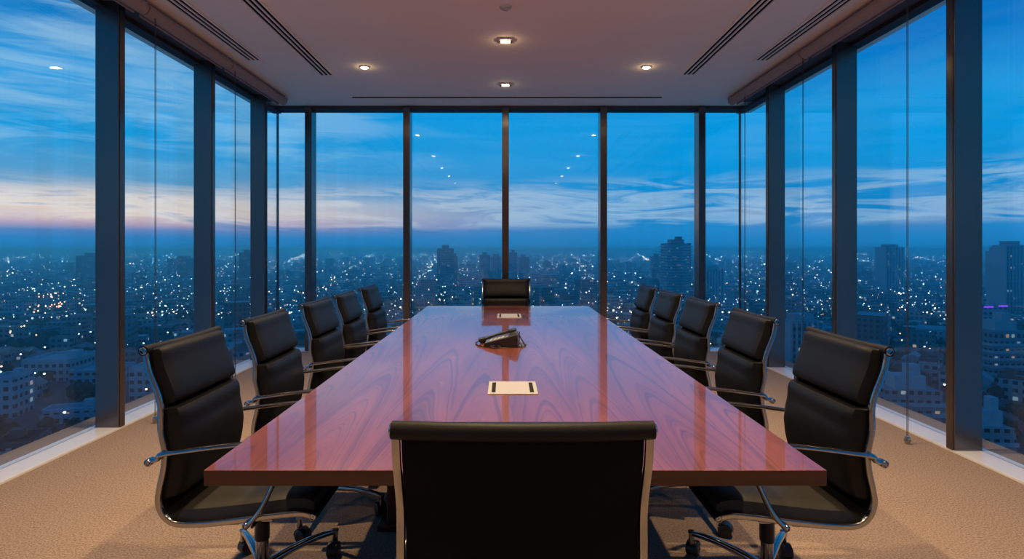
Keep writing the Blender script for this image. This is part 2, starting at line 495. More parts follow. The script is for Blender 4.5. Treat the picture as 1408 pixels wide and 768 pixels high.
bm = BM(); lathe(bm, [(0, -.022), (.03, -.022), (.045, -.012), (.05, 0)], n=24); link_bm('housing', bm, M['trim_white'], root)
bm = BM(); lathe(bm, [(0, -.030), (.018, -.030), (.02, -.021), (0, -.021)], n=20); link_bm('sensor_cap', bm, M['trim_white'], root)

# ------------------------------------------------------------------ conference table
TX0, TX1, TY0, TY1, TZ, TT = -.833, .887, 1.565, 6.07, .74, .044
table = empty('conference_table', ((TX0+TX1)/2, (TY0+TY1)/2, 0))
tag(table, 'long polished rosewood conference table in the middle of the room', 'table')
hx, hy = (TX1-TX0)/2, (TY1-TY0)/2
bm = BM(); fs = box(bm, -hx, hx, -hy, hy, TZ-TT, TZ, .0018)
for f in bm.faces:
    c = f.calc_center_median()
    f.material_index = 0 if f.normal.z > .5 or c.z > TZ-.0008 else 1
bm.normal_update()
for f in bm.faces: f.material_index = 0 if f.normal.z > .3 else 1
top = link_bm('tabletop', bm, [M['veneer'], M['veneer_edge']], table, False)
for yc in (-1.02, 1.15):
    bm = BM(); box(bm, -.60, .58, yc-.06, yc+.06, 0, TZ-TT, .006)
    box(bm, -.64, .62, yc-.09, yc+.09, 0, .03, .004)
    link_bm('pedestal', bm, M['pedestal'], table, False)
bm = BM(); box(bm, -.03, .03, -1.02, 1.15, .30, TZ-TT-.05, .004); link_bm('stretcher', bm, M['pedestal'], table, False)

def cable_box(x, y, w, d, label):
    root = empty('table_cable_box', (x, y, TZ)); tag(root, label, 'cable box', 'cream cable boxes let into the table')
    bm = BM(); box(bm, -w/2, w/2, -d/2, d/2, 0, .004, .0012); link_bm('lid', bm, M['white_plate'], root, False)
    for s in (-1, 1):
        bm = BM(); box(bm, s*w*.385-.0085, s*w*.385+.0085, -d*.40, d*.38, .003, .0052); link_bm('brush_slot', bm, M['brush'], root, False)
cable_box(.031, 2.487, .212, .222, 'cream cable box plate on the table, nearest the viewer')
cable_box(.035, 5.17, .215, .30, 'cream cable box plate on the table, in front of the far head chair')

# ------------------------------------------------------------------ desk phone
phone = empty('desk_phone', (-.02, 3.60, TZ), R(-7)); tag(phone, 'dark grey desk phone with a corded handset in the middle of the table', 'phone')
def wedge(bm, x0, x1, y0, y1, z00, z01, z10, z11, bev=.004):
    vs = [bm.verts.new(v) for v in ((x0,y0,z00),(x1,y0,z10),(x1,y1,z10),(x0,y1,z00),(x0,y0,z01),(x1,y0,z11),(x1,y1,z11),(x0,y1,z01))]
    fs = [bm.faces.new([vs[i] for i in q]) for q in ((3,2,1,0),(4,5,6,7),(0,1,5,4),(1,2,6,5),(2,3,7,6),(3,0,4,7))]
    bmesh.ops.bevel(bm, geom=list({e for f in fs for e in f.edges}), offset=bev, segments=2, affect='EDGES')
bm = BM(); wedge(bm, -.105, .105, -.085, .085, .0, .020, .003, .078); link_bm('body', bm, M['phone_black'], phone)
sl = (.078-.020)/.21
def zt(x): return .020 + (x+.105)*sl
bm = BM(); wedge(bm, -.100, .104, -.083, .083, zt(-.1)-.002, zt(-.1)+.004, zt(.104)-.002, zt(.104)+.004, .0015); link_bm('face_panel', bm, M['phone_grey'], phone)
bm = BM(); wedge(bm, .045, .098, -.075, .02, zt(.045)+.003, zt(.045)+.012, zt(.098)+.003, zt(.098)+.016, .002); link_bm('display_hood', bm, M['phone_grey'], phone)
bm = BM(); wedge(bm, .050, .092, -.068, .012, zt(.05)+.0125, zt(.05)+.0142, zt(.092)+.0152, zt(.092)+.0172, .0004); link_bm('display', bm, M['phone_screen'], phone)
for r in range(4):
    for c in range(3):
        x = -.065 + r*.024; y = -.060 + c*.028
        bm = BM(); wedge(bm, x-.008, x+.008, y-.009, y+.009, zt(x-.008)+.002, zt(x-.008)+.008, zt(x+.008)+.002, zt(x+.008)+.008, .0015)
        link_bm('key', bm, M['phone_key'], phone)
bm = BM()
pth = catmull([(-.160, .062, .020), (-.13, .062, .026), (-.06, .062, .051), (0, .062, .069), (.05, .062, .083), (.082, .062, .088)], 5)
n_ = len(pth); scl = [1.25 if (i < 7 or i > n_-8) else .85 for i in range(n_)]
sweep(bm, pth, rrect(.042, .020, .007), (0, 1, 0), scl)
hs = link_bm('handset', bm, M['phone_black'], phone)
for x, z in ((-.135, .014), (.068, .074)):
    bm = BM(); lathe(bm, [(0, -.012), (.018, -.012), (.022, .006), (0, .006)], Matrix.Translation((x, .062, z)), 18); link_bm('ear_cap', bm, M['phone_black'], hs)
bm = BM()
for y in (-.06, .06):
    sweep(bm, [(.098, y, .066), (.118, y, .03), (.135, y, .004)], rrect(.02, .008, .002), (0, 1, 0))
box(bm, .112, .146, -.07, .07, .0, .006, .002)
link_bm('stand', bm, M['phone_grey'], phone)
bm = BM(); pts = []
pth = catmull([(-.158, .05, .018), (-.172, .02, .006), (-.150, -.05, .005), (-.10, -.105, .005), (-.045, -.135, .005), (.0, -.12, .006), (-.01, -.10, .009), (-.05, -.105, .012), (-.055, -.13, .010), (-.02, -.145, .005), (.05, -.115, .005), (.115, -.09, .005), (.15, -.03, .005), (.135, .0, .012)], 22)
acc = 0.0
for i, p in enumerate(pth):
    if i: acc += (pth[i]-pth[i-1]).length
    ph = acc / .0075 * 2*PI
    q = pth[min(i+1, len(pth)-1)] - pth[max(i-1, 0)]; q.normalize(); sd = q.cross(Vector((0, 0, 1))); 
    pts.append(p + sd*math.cos(ph)*.0042 + Vector((0, 0, 1))*math.sin(ph)*.0042)
sweep(bm, pts, ellipse(.0016, .0016, 5), (.3, .2, 1)); link_bm('coiled_cord', bm, M['phone_black'], phone)

# ------------------------------------------------------------------ office chair
RAIL = [(-.300, 1.000), (-.289, .93), (-.249, .82), (-.246, .72), (-.232, .645), (-.236, .58), (-.249, .52), (-.255, .475), (-.245, .435),
        (-.220, .405), (-.180, .391), (-.10, .392), (0.0, .402), (.10, .414), (.19, .425), (.245, .428), (.285, .419)]
RP = catmull([(0, p, z) for p, z in RAIL], 5)
RL = [0.0]
for a, b in zip(RP, RP[1:]): RL.append(RL[-1] + (b-a).length)
def rail_at(s):
    s = min(max(s, 0), RL[-1]); i = 0
    while i < len(RL)-2 and RL[i+1] < s: i += 1
    f = (s-RL[i])/max(1e-6, RL[i+1]-RL[i]); p = RP[i].lerp(RP[i+1], f)
    a = RP[max(i-1, 0)]; b = RP[min(i+2, len(RP)-1)]; t = (b-a).normalized()
    n = Vector((0, -t.z, t.y))            # towards the sitter
    return p, t, n
def s_of(test):
    return RL[min(range(len(RP)), key=lambda i: test(RP[i]))]
S_PADSPLIT = s_of(lambda p: abs(p.z-.806) + (1 if p.y > -.2 else 0))
S_LUMB = s_of(lambda p: abs(p.z-.47) + (1 if p.y > -.2 else 0))
S_SEAT0 = s_of(lambda p: abs(p.y+.175) + (1 if p.z > .42 else 0))
S_SEAT1 = RL[-1]
def cushion(bm, s0, s1, hw, T, off, nu=24, nv=20, pe=13.0, pv=12.0, roll0=0.0, bulge=0.0):
    fr, bk = [], []
    for j in range(nv+1):
        v = -1 + 2*j/nv; v = math.copysign(abs(v)**.6, v)
        s = s0 + (s1-s0)*(v+1)/2; p, t, n = rail_at(s)
        ra, rb = [], []
        for i in range(nu+1):
            u = -1 + 2*i/nu; u = math.copysign(abs(u)**.55, u)
            h = max(0.0, (1-abs(u)**pe))**.36 * max(0.0, (1-abs(v)**pv))**.36
            e = 1 - .012*(1-max(0, 1-abs(v)**10))
            crown = 1 + bulge*(1-u*u)*(1-v*v)
            q = p + Vector((u*hw*e, 0, 0))
            ra.append(q + n*(off + T*h*crown)); rb.append(q + n*(off - .003))
        fr.append([bm.verts.new(x) for x in ra]); bk.append([bm.verts.new(x) for x in rb])
    for j in range(nv):
        for i in range(nu):
            bm.faces.new((fr[j][i], fr[j][i+1], fr[j+1][i+1], fr[j+1][i]))
            bm.faces.new((bk[j][i], bk[j+1][i], bk[j+1][i+1], bk[j][i+1]))
    for j in range(nv):
        bm.faces.new((fr[j][0], fr[j+1][0], bk[j+1][0], bk[j][0])); bm.faces.new((fr[j][nu], bk[j][nu], bk[j+1][nu], fr[j+1][nu]))
    for i in range(nu):
        bm.faces.new((fr[0][i], bk[0][i], bk[0][i+1], fr[0][i+1])); bm.faces.new((fr[nv][i], fr[nv][i+1], bk[nv][i+1], bk[nv][i]))
def make_chair():
    root = empty('conference_chair')
    HW = .244
    # black hide sling following the side rails, wrapping the top
    bm = BM(); ring = []
    ns = 46
    for j in range(ns+1):
        p, t, n = rail_at(RL[-1]*j/ns)
        row = []
        for side in (1, -1):
            for i in range(9):
                u = (-1 + 2*i/8)*side
                q = p + Vector((u*(HW-.006), 0, 0)) + n*(.005*side - .006*(1-u*u))
                row.append(bm.verts.new(q))
        ring.append(row)
    for a, b in zip(ring, ring[1:]):
        k = len(a)
        for i in range(k): bm.faces.new((a[i], a[(i+1) % k], b[(i+1) % k], b[i]))
    bm.faces.new(ring[0][::-1]); bm.faces.new(ring[-1])
    link_bm('back_sling', bm, M['sling'], root)
    # rolled head bar and front bar
    bm = BM(); p, t, n = rail_at(0.0)
    pts = [(x, p.y - .004 + .0*(x/HW)**2, p.z - .004 - .006*(1-(x/.257)**2)) for x in np.linspace(-.257, .257, 15)]
    sc = [.95] + [1.0]*13 + [.95]
    sweep(bm, pts, ellipse(.0186, .0186, 16), (0, 0, 1), sc); link_bm('head_roll', bm, M['leather'], root)
    bm = BM(); p, t, n = rail_at(RL[-1])
    sweep(bm, [(x, p.y, p.z) for x in np.linspace(-.244, .244, 9)], ellipse(.0145, .0145, 12), (0, 0, 1)); link_bm('front_roll', bm, M['leather'], root)
    # pads
    bm = BM(); cushion(bm, -.0, S_PADSPLIT, .234, .044, .004, bulge=.12); link_bm('headrest_pad', bm, M['leather'], root)
    bm = BM(); cushion(bm, S_PADSPLIT+.003, S_LUMB, .236, .062, .004, nv=22, pv=12.0, bulge=.15); link_bm('lumbar_pad', bm, M['leather'], root)
    bm = BM(); cushion(bm, S_SEAT0-.035, S_SEAT1-.002, .236, .052, .004, nv=22, bulge=.06); link_bm('seat_pad', bm, M['seat_leather'], root)
    for s in (-1, 1):
        bm = BM(); sweep(bm, [q + Vector((s*.249, 0, 0)) for q in RP], rrect(.017, .021, .005), (1, 0, 0))
        rl = link_bm('side_rail', bm, M['chrome'], root)
        for e, rr in ((0, .0135), (-1, .0125)):
            p = RP[e]
            mt = Matrix.Translation((s*(.2500 if e == 0 else .249), p.y-(.004 if e == 0 else 0), p.z-(.004 if e == 0 else 0))) @ Matrix.Rotation(s*PI/2, 4, 'Y')
            bm = BM(); lathe(bm, [(0, -.006), (rr, -.006), (rr, .0085), (rr*.82, .011), (rr*.70, .011), (rr*.62, .007), (rr*.3, .007), (rr*.22, .010), (0, .010)], mt, 20)
            link_bm('end_cap', bm, M['chrome'], rl)
        arm = [(-.272, .617), (-.244, .626), (-.235, .640), (-.15, .653), (-.04, .667), (.06, .6765), (.130, .6765), (.168, .664), (.180, .635), (.170, .585), (.145, .52), (.115, .46), (.085, .418), (.062, .398)]
        bm = BM(); pa = catmull([(s*.269, p, z) for p, z in arm], 6)
        sweep(bm, pa, ellipse(.0125, .0088, 12), (1, 0, 0))
        ar = link_bm('armrest', bm, M['chrome'], root)
        for p, z, rr in ((-.274, .615, .0135), (.062, .398, .0125)):
            mt = Matrix.Translation((s*.269, p, z)) @ Matrix.Rotation(s*PI/2, 4, 'Y')
            bm = BM(); lathe(bm, [(0, -.022), (rr*.8, -.022), (rr, -.012), (rr, .010), (rr*.7, .014), (rr*.5, .010), (0, .010)], mt, 16)
            link_bm('mounting_cap', bm, M['chrome'], ar)
        mt = Matrix.Translation((s*.258, -.236, .640)) @ Matrix.Rotation(s*PI/2, 4, 'Y')
        bm = BM(); lathe(bm, [(0, -.008), (.009, -.008), (.009, .010), (0, .010)], mt, 14); link_bm('mounting_cap', bm, M['chrome'], ar)
    # spreader and mechanism under the seat
    bm = BM()
    sweep(bm, [(x, .0, .392 - .016*(1-(x/.244)**2)) for x in np.linspace(-.244, .244, 11)], rrect(.05, .012, .004), (0, 1, 0))
    sweep(bm, [(x, .12, .404 - .016*(1-(x/.244)**2)) for x in np.linspace(-.244, .244, 11)], rrect(.04, .012, .004), (0, 1, 0))
    link_bm('seat_spreader', bm, M['chrome'], root)
    bm = BM(); wedge(bm, -.055, .055, -.09, .15, .335, .372, .345, .388, .010); 
    sweep(bm, [(.04, .03, .355), (.12, .04, .352), (.19, .045, .352)], ellipse(.006, .006, 8), (0, 0, 1))
    link_bm('tilt_mechanism', bm, M['black_plastic'], root)
    bm = BM(); lathe(bm, [(0, .213), (.026, .213), (.028, .217), (.028, .335), (.034, .35), (0, .35)], n=24); link_bm('column_cover', bm, M['black_plastic'], root)
    bm = BM(); lathe(bm, [(0, .125), (.022, .125), (.024, .128), (.024, .213), (0, .213)], n=24); link_bm('gas_column', bm, M['chrome'], root)
    bm = BM(); lathe(bm, [(0, .068), (.030, .068), (.038, .08), (.038, .122), (.030, .132), (0, .132)], n=28); link_bm('base_hub', bm, M['chrome'], root)
    RB = .345
    for k in range(5):
        a = 2*PI*k/5
        ca, sa = math.cos(a), math.sin(a)
        def pt(r, z): return Vector((r*ca, r*sa, z))
        bm = BM(); path = catmull([pt(.024, .106), pt(.10, .116), pt(.20, .119), pt(.28, .114), pt(.325, .107), pt(RB, .100)], 4)
        nn = len(path); sweep(bm, path, rrect(.030, .024, .008), (-sa, ca, 0), [1.15 - .45*i/(nn-1) for i in range(nn)])
        lathe(bm, [(0, .062), (.0125, .062), (.0125, .100), (.0155, .104), (.0155, .112), (0, .112)], Matrix.Translation((RB*ca, RB*sa, 0)), 16)
        lg = link_bm('base_leg', bm, M['chrome'], root)
        bm = BM(); b = a + 1.1 + k*1.3; cb, sb = math.cos(b), math.sin(b)
        ax = Matrix.Translation((RB*ca + cb*.018, RB*sa + sb*.018, .031)) @ Matrix.Rotation(b, 4, 'Z') @ Matrix.Rotation(PI/2, 4, 'X')
        for d in (-1, 1):
            lathe(bm, [(0, d*.006), (.028, d*.006), (.031, d*.010), (.031, d*.021), (.026, d*.025), (.010, d*.026), (0, d*.026)], ax, 24)
        ho = [(.036*math.cos(R(q)), .036*math.sin(R(q))) for q in range(-10, 191, 20)]
        vs0 = [bm.verts.new(ax @ Vector((x, y, -.020))) for x, y in ho]; vs1 = [bm.verts.new(ax @ Vector((x, y, .020))) for x, y in ho]
        for q in range(len(ho)-1): bm.faces.new((vs0[q], vs0[q+1], vs1[q+1], vs1[q]))
        lathe(bm, [(0, .025), (.012, .025), (.012, .068), (0, .068)], Matrix.Translation((RB*ca, RB*sa, 0)), 12)
        link_bm('caster', bm, M['black_plastic'], lg)
    return root
chair0 = make_chair()
first = [True]
def place(x, y, rz, label, group, flip=False):
    o = chair0 if first[0] else copy_tree(chair0); first[0] = False
    o.location = (x, y, 0); o.rotation_euler = (0, 0, rz); tag(o, label, 'chair', group)
    if flip:
        for ch in o.children:
            if ch.name.startswith('base_leg'): ch.rotation_euler.z = PI
    return o
GRP = 'black leather chairs around the conference table'
order = ['nearest the viewer', 'second from the viewer', 'third from the viewer', 'fourth from the viewer', 'farthest from the viewer']
for d, w, j in zip((1.965, 2.708, 3.487, 4.155, 4.91), order, (0, .5, -.6, .8, -.4)):
    place(-.955, d+.262, -PI/2 + R(j), 'black leather chair on the left side of the table, ' + w, GRP)
for d, w, j in zip((1.95, 2.758, 3.532, 4.24, 4.946), order, (.2, -.5, .5, .4, -.5)):
    place(1.020, d+.262, PI/2 + R(j), 'black leather chair on the right side of the table, ' + w, GRP, True)
place(.034, 1.115+.30, 0, 'black leather head chair in the foreground, seen from behind', GRP)
fc = place(.008, 6.50-.30, PI, 'black leather head chair at the far end of the table, facing the viewer', GRP)
fc.scale = (1.08, 1, 1)

# ------------------------------------------------------------------ the town below
GZ = -60.0
bm = BM(); box(bm, -14000, 14000, 60, 16000, GZ-5, GZ); tag(link_bm('ground', bm, M['ground'], None, False), kind='structure')
F = 780.0
def ground_pt(px, py):
    d = (CAMZ-GZ)*F/(py-342.0); return ((px-695)*d/F, d)

blocked = []                      # (x, y, r) footprints of the landmarks
def facade_box(bm, w, d, h, z0=0.0, x=0.0, y=0.0): box(bm, x-w/2, x+w/2, y-d/2, y+d/2, z0, z0+h)
def tower(name, px0, px1, pytop, d, label, cat, col, rz=0.0, style='plain', depth=None, group=None):
    x0 = (px0-695)*d/F; x1 = (px1-695)*d/F; w = x1-x0
    h = CAMZ - (pytop-342.0)*d/F - GZ
    dp = depth or w*.8
    o = empty(name, ((x0+x1)/2, d+dp/2, GZ), rz); tag(o, label, cat, group)
    blocked.append(((x0+x1)/2, d+dp/2, max(w, dp)*.75+4))
    bm = BM()
    if style == 'slab':
        facade_box(bm, w, dp, h)
        b = link_bm('tower_shaft', bm, M['facade_tower'], o, False); b.color = (*col, 1)
        bm = BM(); facade_box(bm, w*.42, dp*.5, h*.05+2, h); c = link_bm('roof_plant', bm, M['roof'], o, False); c.color = (*col, 1)
    elif style == 'balcony':
        facade_box(bm, w*.9, dp*.9, h)
        b = link_bm('tower_shaft', bm, M['facade_tower'], o, False); b.color = (*[q*.6 for q in col], 1)
        n = int(h/3.4); bm = BM()
        for k in range(1, n): box(bm, -w/2, w/2, -dp/2, dp/2, k*3.4-.55, k*3.4+.55)
        c = link_bm('floor_bands', bm, M['concrete'], o, False)
        bm = BM(); facade_box(bm, w*.5, dp*.5, 4.5, h); facade_box(bm, w*.2, dp*.3, 8, h, w*.1); c = link_bm('roof_plant', bm, M['roof'], o, False); c.color = (*col, 1)
    elif style == 'ribs':
        facade_box(bm, w*.94, dp*.94, h)
        b = link_bm('tower_shaft', bm, M['facade_tower'], o, False); b.color = (*[q*.5 for q in col], 1)
        bm = BM(); k = 7
        for i in range(k):
            x = -w/2 + w*i/(k-1); box(bm, x-w*.03, x+w*.03, -dp/2, dp/2, 0, h+1.5)
        c = link_bm('facade_ribs', bm, M['concrete'], o, False)
        bm = BM(); facade_box(bm, w*.6, dp*.6, 5, h); c = link_bm('roof_plant', bm, M['roof'], o, False); c.color = (*col, 1)
    else:
        facade_box(bm, w, dp, h); b = link_bm('building_shell', bm, M['facade'], o, False); b.color = (*col, 1)
        bm = BM(); t_ = .8
        for a_ in ((-w/2, w/2, -dp/2, -dp/2+t_), (-w/2, w/2, dp/2-t_, dp/2), (-w/2, -w/2+t_, -dp/2, dp/2), (w/2-t_, w/2, -dp/2, dp/2)): box(bm, *a_, h, h+1.1)
        facade_box(bm, w*.22, dp*.25, 3.0, h, w*.2, dp*.1)
        c = link_bm('parapet', bm, M['roof'], o, False); c.color = (*[min(1, q*1.15) for q in col], 1)
    return o
G1, G2, G3, WH = (.20, .26, .31), (.28, .36, .42), (.14, .19, .24), (.36, .43, .47)
TW = 'towers of the skyline'
tower('office_tower', 600, 623, 341, 900, 'tall dark slab tower on the skyline left of the central mullion', 'tower', G3, .1, 'slab', group=TW)
tower('office_tower', 622, 629, 352, 930, 'low tower touching the dark slab tower left of the central mullion', 'tower', G3, 0, 'slab', group=TW)
tower('residential_tower', 659, 673, 350, 1000, 'pale tower on the skyline two steps left of the central mullion', 'tower', G1, .2, 'slab', group=TW)
tower('residential_tower', 675, 689, 353, 960, 'tower with bright crown on the skyline just left of the central mullion', 'tower', G2, 0, 'ribs', group=TW)
tower('office_tower', 700, 711, 347, 1000, 'dark tower on the skyline just right of the central mullion', 'tower', G3, 0, 'slab', group=TW)
tower('office_tower', 712, 727, 353, 1050, 'broad low tower on the skyline right of the central mullion', 'tower', G1, .15, 'slab', group=TW)
tower('residential_tower', 915, 952, 334, 690, 'tall banded tower on the skyline between the far window mullions at right', 'tower', (.30, .34, .38), .06, 'balcony', group=TW)
tower('residential_tower', 896, 911, 352, 980, 'faint tower left of the tall banded tower', 'tower', G1, 0, 'slab', group=TW)
tower('apartment_tower', 970, 995, 371, 640, 'mid height gridded tower near the far right corner of the room', 'tower', G2, .1, 'ribs', group=TW)
tower('office_tower', 1217, 1243, 341, 740, 'dark tower centred in the second right window', 'tower', G1, .1, 'ribs', group=TW)
tower('residential_tower', 1366, 1382, 347, 520, 'ribbed tower in the nearest right window, left of a taller twin', 'tower', (.30, .35, .40), .0, 'ribs', group=TW)
tower('residential_tower', 1384, 1412, 339, 500, 'tallest ribbed tower in the nearest right window', 'tower', (.30, .35, .40), .0, 'ribs', group=TW)
tower('office_tower', 104, 131, 351, 1000, 'broad hazy tower on the skyline at the right of the nearest left window', 'tower', G3, .1, 'slab', group=TW)
tower('office_tower', 229, 262, 355, 1100, 'broad low hazy tower in the second left window', 'tower', G3, .2, 'slab', group=TW)
tower('office_tower', 328, 346, 347, 980, 'hazy tower in the third left window', 'tower', G3, .1, 'slab', group=TW)
tower('office_block', 1364, 1425, 456, 262, 'pale office block with horizontal window bands in the nearest right window', 'building', WH, 0, 'balcony', 18)
o = tower('office_block', 1352, 1386, 423, 335, 'block with a purple lit roof sign in the nearest right window', 'building', G2, 0, 'plain', 12)
bm = BM(); w_ = 34*335/F; hh = CAMZ-(423-342)*335/F-GZ; box(bm, -w_*.48, -w_*.1, -6.3, -6.0, hh+.1, hh+1.1); box(bm, w_*.12, w_*.48, -6.3, -6.0, hh+.6, hh+1.6); link_bm('roof_sign', bm, M['led_purple'], o, False)
tower('apartment_block', 1086, 1132, 446, 285, 'gridded apartment block behind the second right chair', 'building', G2, .08, 'ribs', 13)
tower('apartment_block', 1222, 1302, 538, 186, 'long white low block in the second right window', 'building', WH, -.12, 'balcony', 12)
tower('apartment_block', 1350, 1402, 590, 158, 'white house block at the foot of the nearest right window', 'building', WH, -.1, 'balcony', 9)
tower('apartment_block', 28, 92, 497, 262, 'long pale roofed block in the nearest left window', 'building', WH, .1, 'plain', 22)
tower('apartment_block', 92, 152, 512, 246, 'pale roofed block behind the nearest left mullion', 'building', G2, .15, 'plain', 18)
tower('apartment_block', -22, 12, 523, 205, 'block with lit corner windows at the left picture edge', 'building', WH, .2, 'plain', 12)
tower('apartment_block', 56, 132, 566, 200, 'long low grey block in lower part of the nearest left window', 'building', G2, .3, 'plain', 9)
tower('apartment_block', 176, 206, 508, 230, 'small white block low in the second left window', 'building', WH, .1, 'plain', 12)

# prototypes of the low houses: walls plus a roof part
def proto_house(kind):
    bm = BM(); w, d, h = 9.0, 7.0, 4.6
    if kind == 'hip':
        facade_box(bm, w, d, h); o = link_bm('house', bm, M['facade'], None, False)
        bm = BM(); e = .6
        b = [bm.verts.new(v) for v in ((-w/2-e,-d/2-e,h),(w/2+e,-d/2-e,h),(w/2+e,d/2+e,h),(-w/2-e,d/2+e,h))]
        r = [bm.verts.new((-w*.22, 0, h+2.3)), bm.verts.new((w*.22, 0, h+2.3))]
        for f in ((b[0],b[1],r[1],r[0]), (b[2],b[3],r[0],r[1]), (b[1],b[2],r[1]), (b[3],b[0],r[0]), (b[3],b[2],b[1],b[0])): bm.faces.new(f)
    elif kind == 'gable':
        facade_box(bm, w, d, h); o = link_bm('house', bm, M['facade'], None, False)
        bm = BM(); e = .5
        b = [bm.verts.new(v) for v in ((-w/2-e,-d/2-e,h),(w/2+e,-d/2-e,h),(w/2+e,d/2+e,h),(-w/2-e,d/2+e,h))]
        r = [bm.verts.new((-w/2-e, 0, h+2.6)), bm.verts.new((w/2+e, 0, h+2.6))]
        for f in ((b[0],b[1],r[1],r[0]), (b[2],b[3],r[0],r[1]), (b[1],b[2],r[1]), (b[3],b[0],r[0]), (b[3],b[2],b[1],b[0])): bm.faces.new(f)
    elif kind == 'flat':
        facade_box(bm, w*1.1, d*1.2, h*1.6); o = link_bm('flat_roofed_house', bm, M['facade'], None, False)
        bm = BM(); H = h*1.6
        for a_ in ((-w*.55, w*.55, -d*.6, -d*.6+.4), (-w*.55, w*.55, d*.6-.4, d*.6), (-w*.55, -w*.55+.4, -d*.6, d*.6), (w*.55-.4, w*.55, -d*.6, d*.6)): box(bm, *a_, H, H+.9)
        box(bm, -w*.56, w*.56, -d*.61, d*.61, H-.3, H); facade_box(bm, 2.6, 2.6, 2.4, H, w*.2, d*.2)
    else:
        facade_box(bm, w*1.9, d*1.6, h); o = link_bm('warehouse', bm, M['facade'], None, False)
        bm = BM(); W, D = w*.97, d*.82
        vs = [(-W,-D,h),(W,-D,h),(W,0,h+1.5),(-W,0,h+1.5),(W,D,h),(-W,D,h)]; v = [bm.verts.new(q) for q in vs]
        for f in ((0,1,2,3),(3,2,4,5),(1,4,2),(5,0,3),(5,4,1,0)): bm.faces.new([v[i] for i in f])
    link_bm('roof', bm, M['roof'], o, False)
    return o
protos = {k: proto_house(k) for k in ('hip', 'gable', 'flat', 'shed')}
roofs = [((.055, .06, .065), 'dark'), ((.20, .20, .205), 'grey'), ((.38, .44, .47), 'pale'), ((.16, .075, .05), 'rust red')]
# candidate sites on a wavy street grid
def sites(ymin, ymax, cell, keep, tanmax=.97):
    out = []
    ny = int((ymax-ymin)/cell)
    for j in range(ny):
        y = ymin + cell*(j+.5); nx = int(y*tanmax/cell)+2
        xs_ = (np.arange(-nx, nx+1) + .5)*cell
        yy = np.full_like(xs_, y)
        ang = .5*np.sin(xs_/310.0 + .7) + .4*np.sin(y/260.0)
        k = rng.random(xs_.size) < keep
        # streets every few plots
        st = (np.floor(xs_/cell + 3*np.sin(y/190.0)).astype(int) % 5 == 0) | (((j + np.floor(2*np.sin(xs_/230.0))).astype(int)) % 6 == 0)
        k &= ~st
        jx = (rng.random(xs_.size)-.5)*cell*.3; jy = (rng.random(xs_.size)-.5)*cell*.3
        for x_, y_, a_ in zip(xs_[k]+jx[k], yy[k]+jy[k], ang[k]): out.append((x_, y_, a_))
    return out
def free(x, y, r=5.0):
    return all((x-bx)**2 + (y-by)**2 > (br+r)**2 for bx, by, br in blocked)
near = [s for s in sites(140, 330, 14.5, .86) if free(s[0], s[1])]
near.sort(key=lambda s: s[1])
indiv, rest = near[:285], near[285:]
used = set()
shape_words = {'hip': 'hipped roof house', 'gable': 'gabled roof house', 'flat': 'flat roofed house', 'shed': 'wide shallow-roofed warehouse'}
for x, y, a in indiv:
    k = random.choices(('hip', 'gable', 'flat', 'shed'), (3, 3, 3.2, .8))[0]
    if k not in used: o = protos[k]; used.add(k)
    else: o = copy_tree(protos[k])
    o.location = (x, y, GZ); o.rotation_euler = (0, 0, a + random.choice((0, PI/2)))
    s = random.uniform(.8, 1.2); o.scale = (s*random.uniform(.85, 1.2), s*random.uniform(.85, 1.2), random.uniform(.8, 1.45) if k != 'shed' else random.uniform(.9, 1.3))
    wl = random.choice(((.18, .21, .23), (.26, .30, .32), (.32, .37, .40), (.22, .20, .18))); o.color = (*wl, 1)
    rc, rn = random.choices(roofs, (3, 3, 2.4, 1.6))[0]
    for c in o.children: c.color = (*rc, 1)
    px = 695 + x*F/y
    zone = 'the left windows' if px < 388 else 'the far windows' if px < 1010 else 'the right windows'
    dist = 'nearest streets' if y < 200 else 'streets in the middle ground'
    tag(o, '%s %s in the %s below %s' % (rn, shape_words[k], dist, zone), 'house', '%s %ss in the %s below %s' % (rn, shape_words[k].split()[-1], dist, zone), 'thing')

# the countless rest of the town: one mesh
V, Q, T = [], [], []
def mass_box(x, y, w, d, h, a, tint):
    c, s = math.cos(a), math.sin(a); b = len(V)
    for z in (GZ, GZ+h):
        for ux, uy in ((-1, -1), (1, -1), (1, 1), (-1, 1)):
            px_, py_ = ux*w/2, uy*d/2
            V.append((x + px_*c - py_*s, y + px_*s + py_*c, z))
    for q in ((4,5,6,7), (0,1,5,4), (1,2,6,5), (2,3,7,6), (3,0,4,7)):
        Q.append([b+i for i in q])
    roof, wall = tint
    T.extend([roof, wall, wall, wall, wall])
def tints():
    r = random.choices(((.05, .055, .06), (.16, .16, .165), (.36, .42, .45), (.14, .07, .05), (.33, .34, .35)), (3, 3, 1.8, 1.3, 2))[0]
    w = random.choice(((.22, .22, .22), (.22, .26, .28), (.32, .37, .40), (.14, .13, .12)))
    return r, w
for x, y, a in rest: mass_box(x, y, random.uniform(7, 13), random.uniform(6, 11), random.uniform(3.5, 8), a, tints())
for y0, y1, cell, keep, tall in ((330, 900, 16, .80, .035), (900, 2200, 26, .72, .04), (2200, 4200, 48, .66, .05), (4200, 8500, 95, .62, .05)):
    for x, y, a in sites(y0, y1, cell, keep):
        if not free(x, y, cell*.3): continue
        w = cell*random.uniform(.5, .95); d = cell*random.uniform(.45, .85)
        h = random.uniform(3.5, 9) if random.random() > .22 else random.uniform(8, 13)
        if random.random() < tall:
            h = random.uniform(12, 24) if y < 900 else random.uniform(14, 30); w = random.uniform(14, 26); d = random.uniform(12, 20)
        mass_box(x, y, w, d, h, a, tints())
me = bpy.data.meshes.new('town_buildings')
me.from_pydata(V, [], Q); me.materials.append(M['facade_mass'])
at = me.attributes.new('tint', 'FLOAT_COLOR', 'FACE')
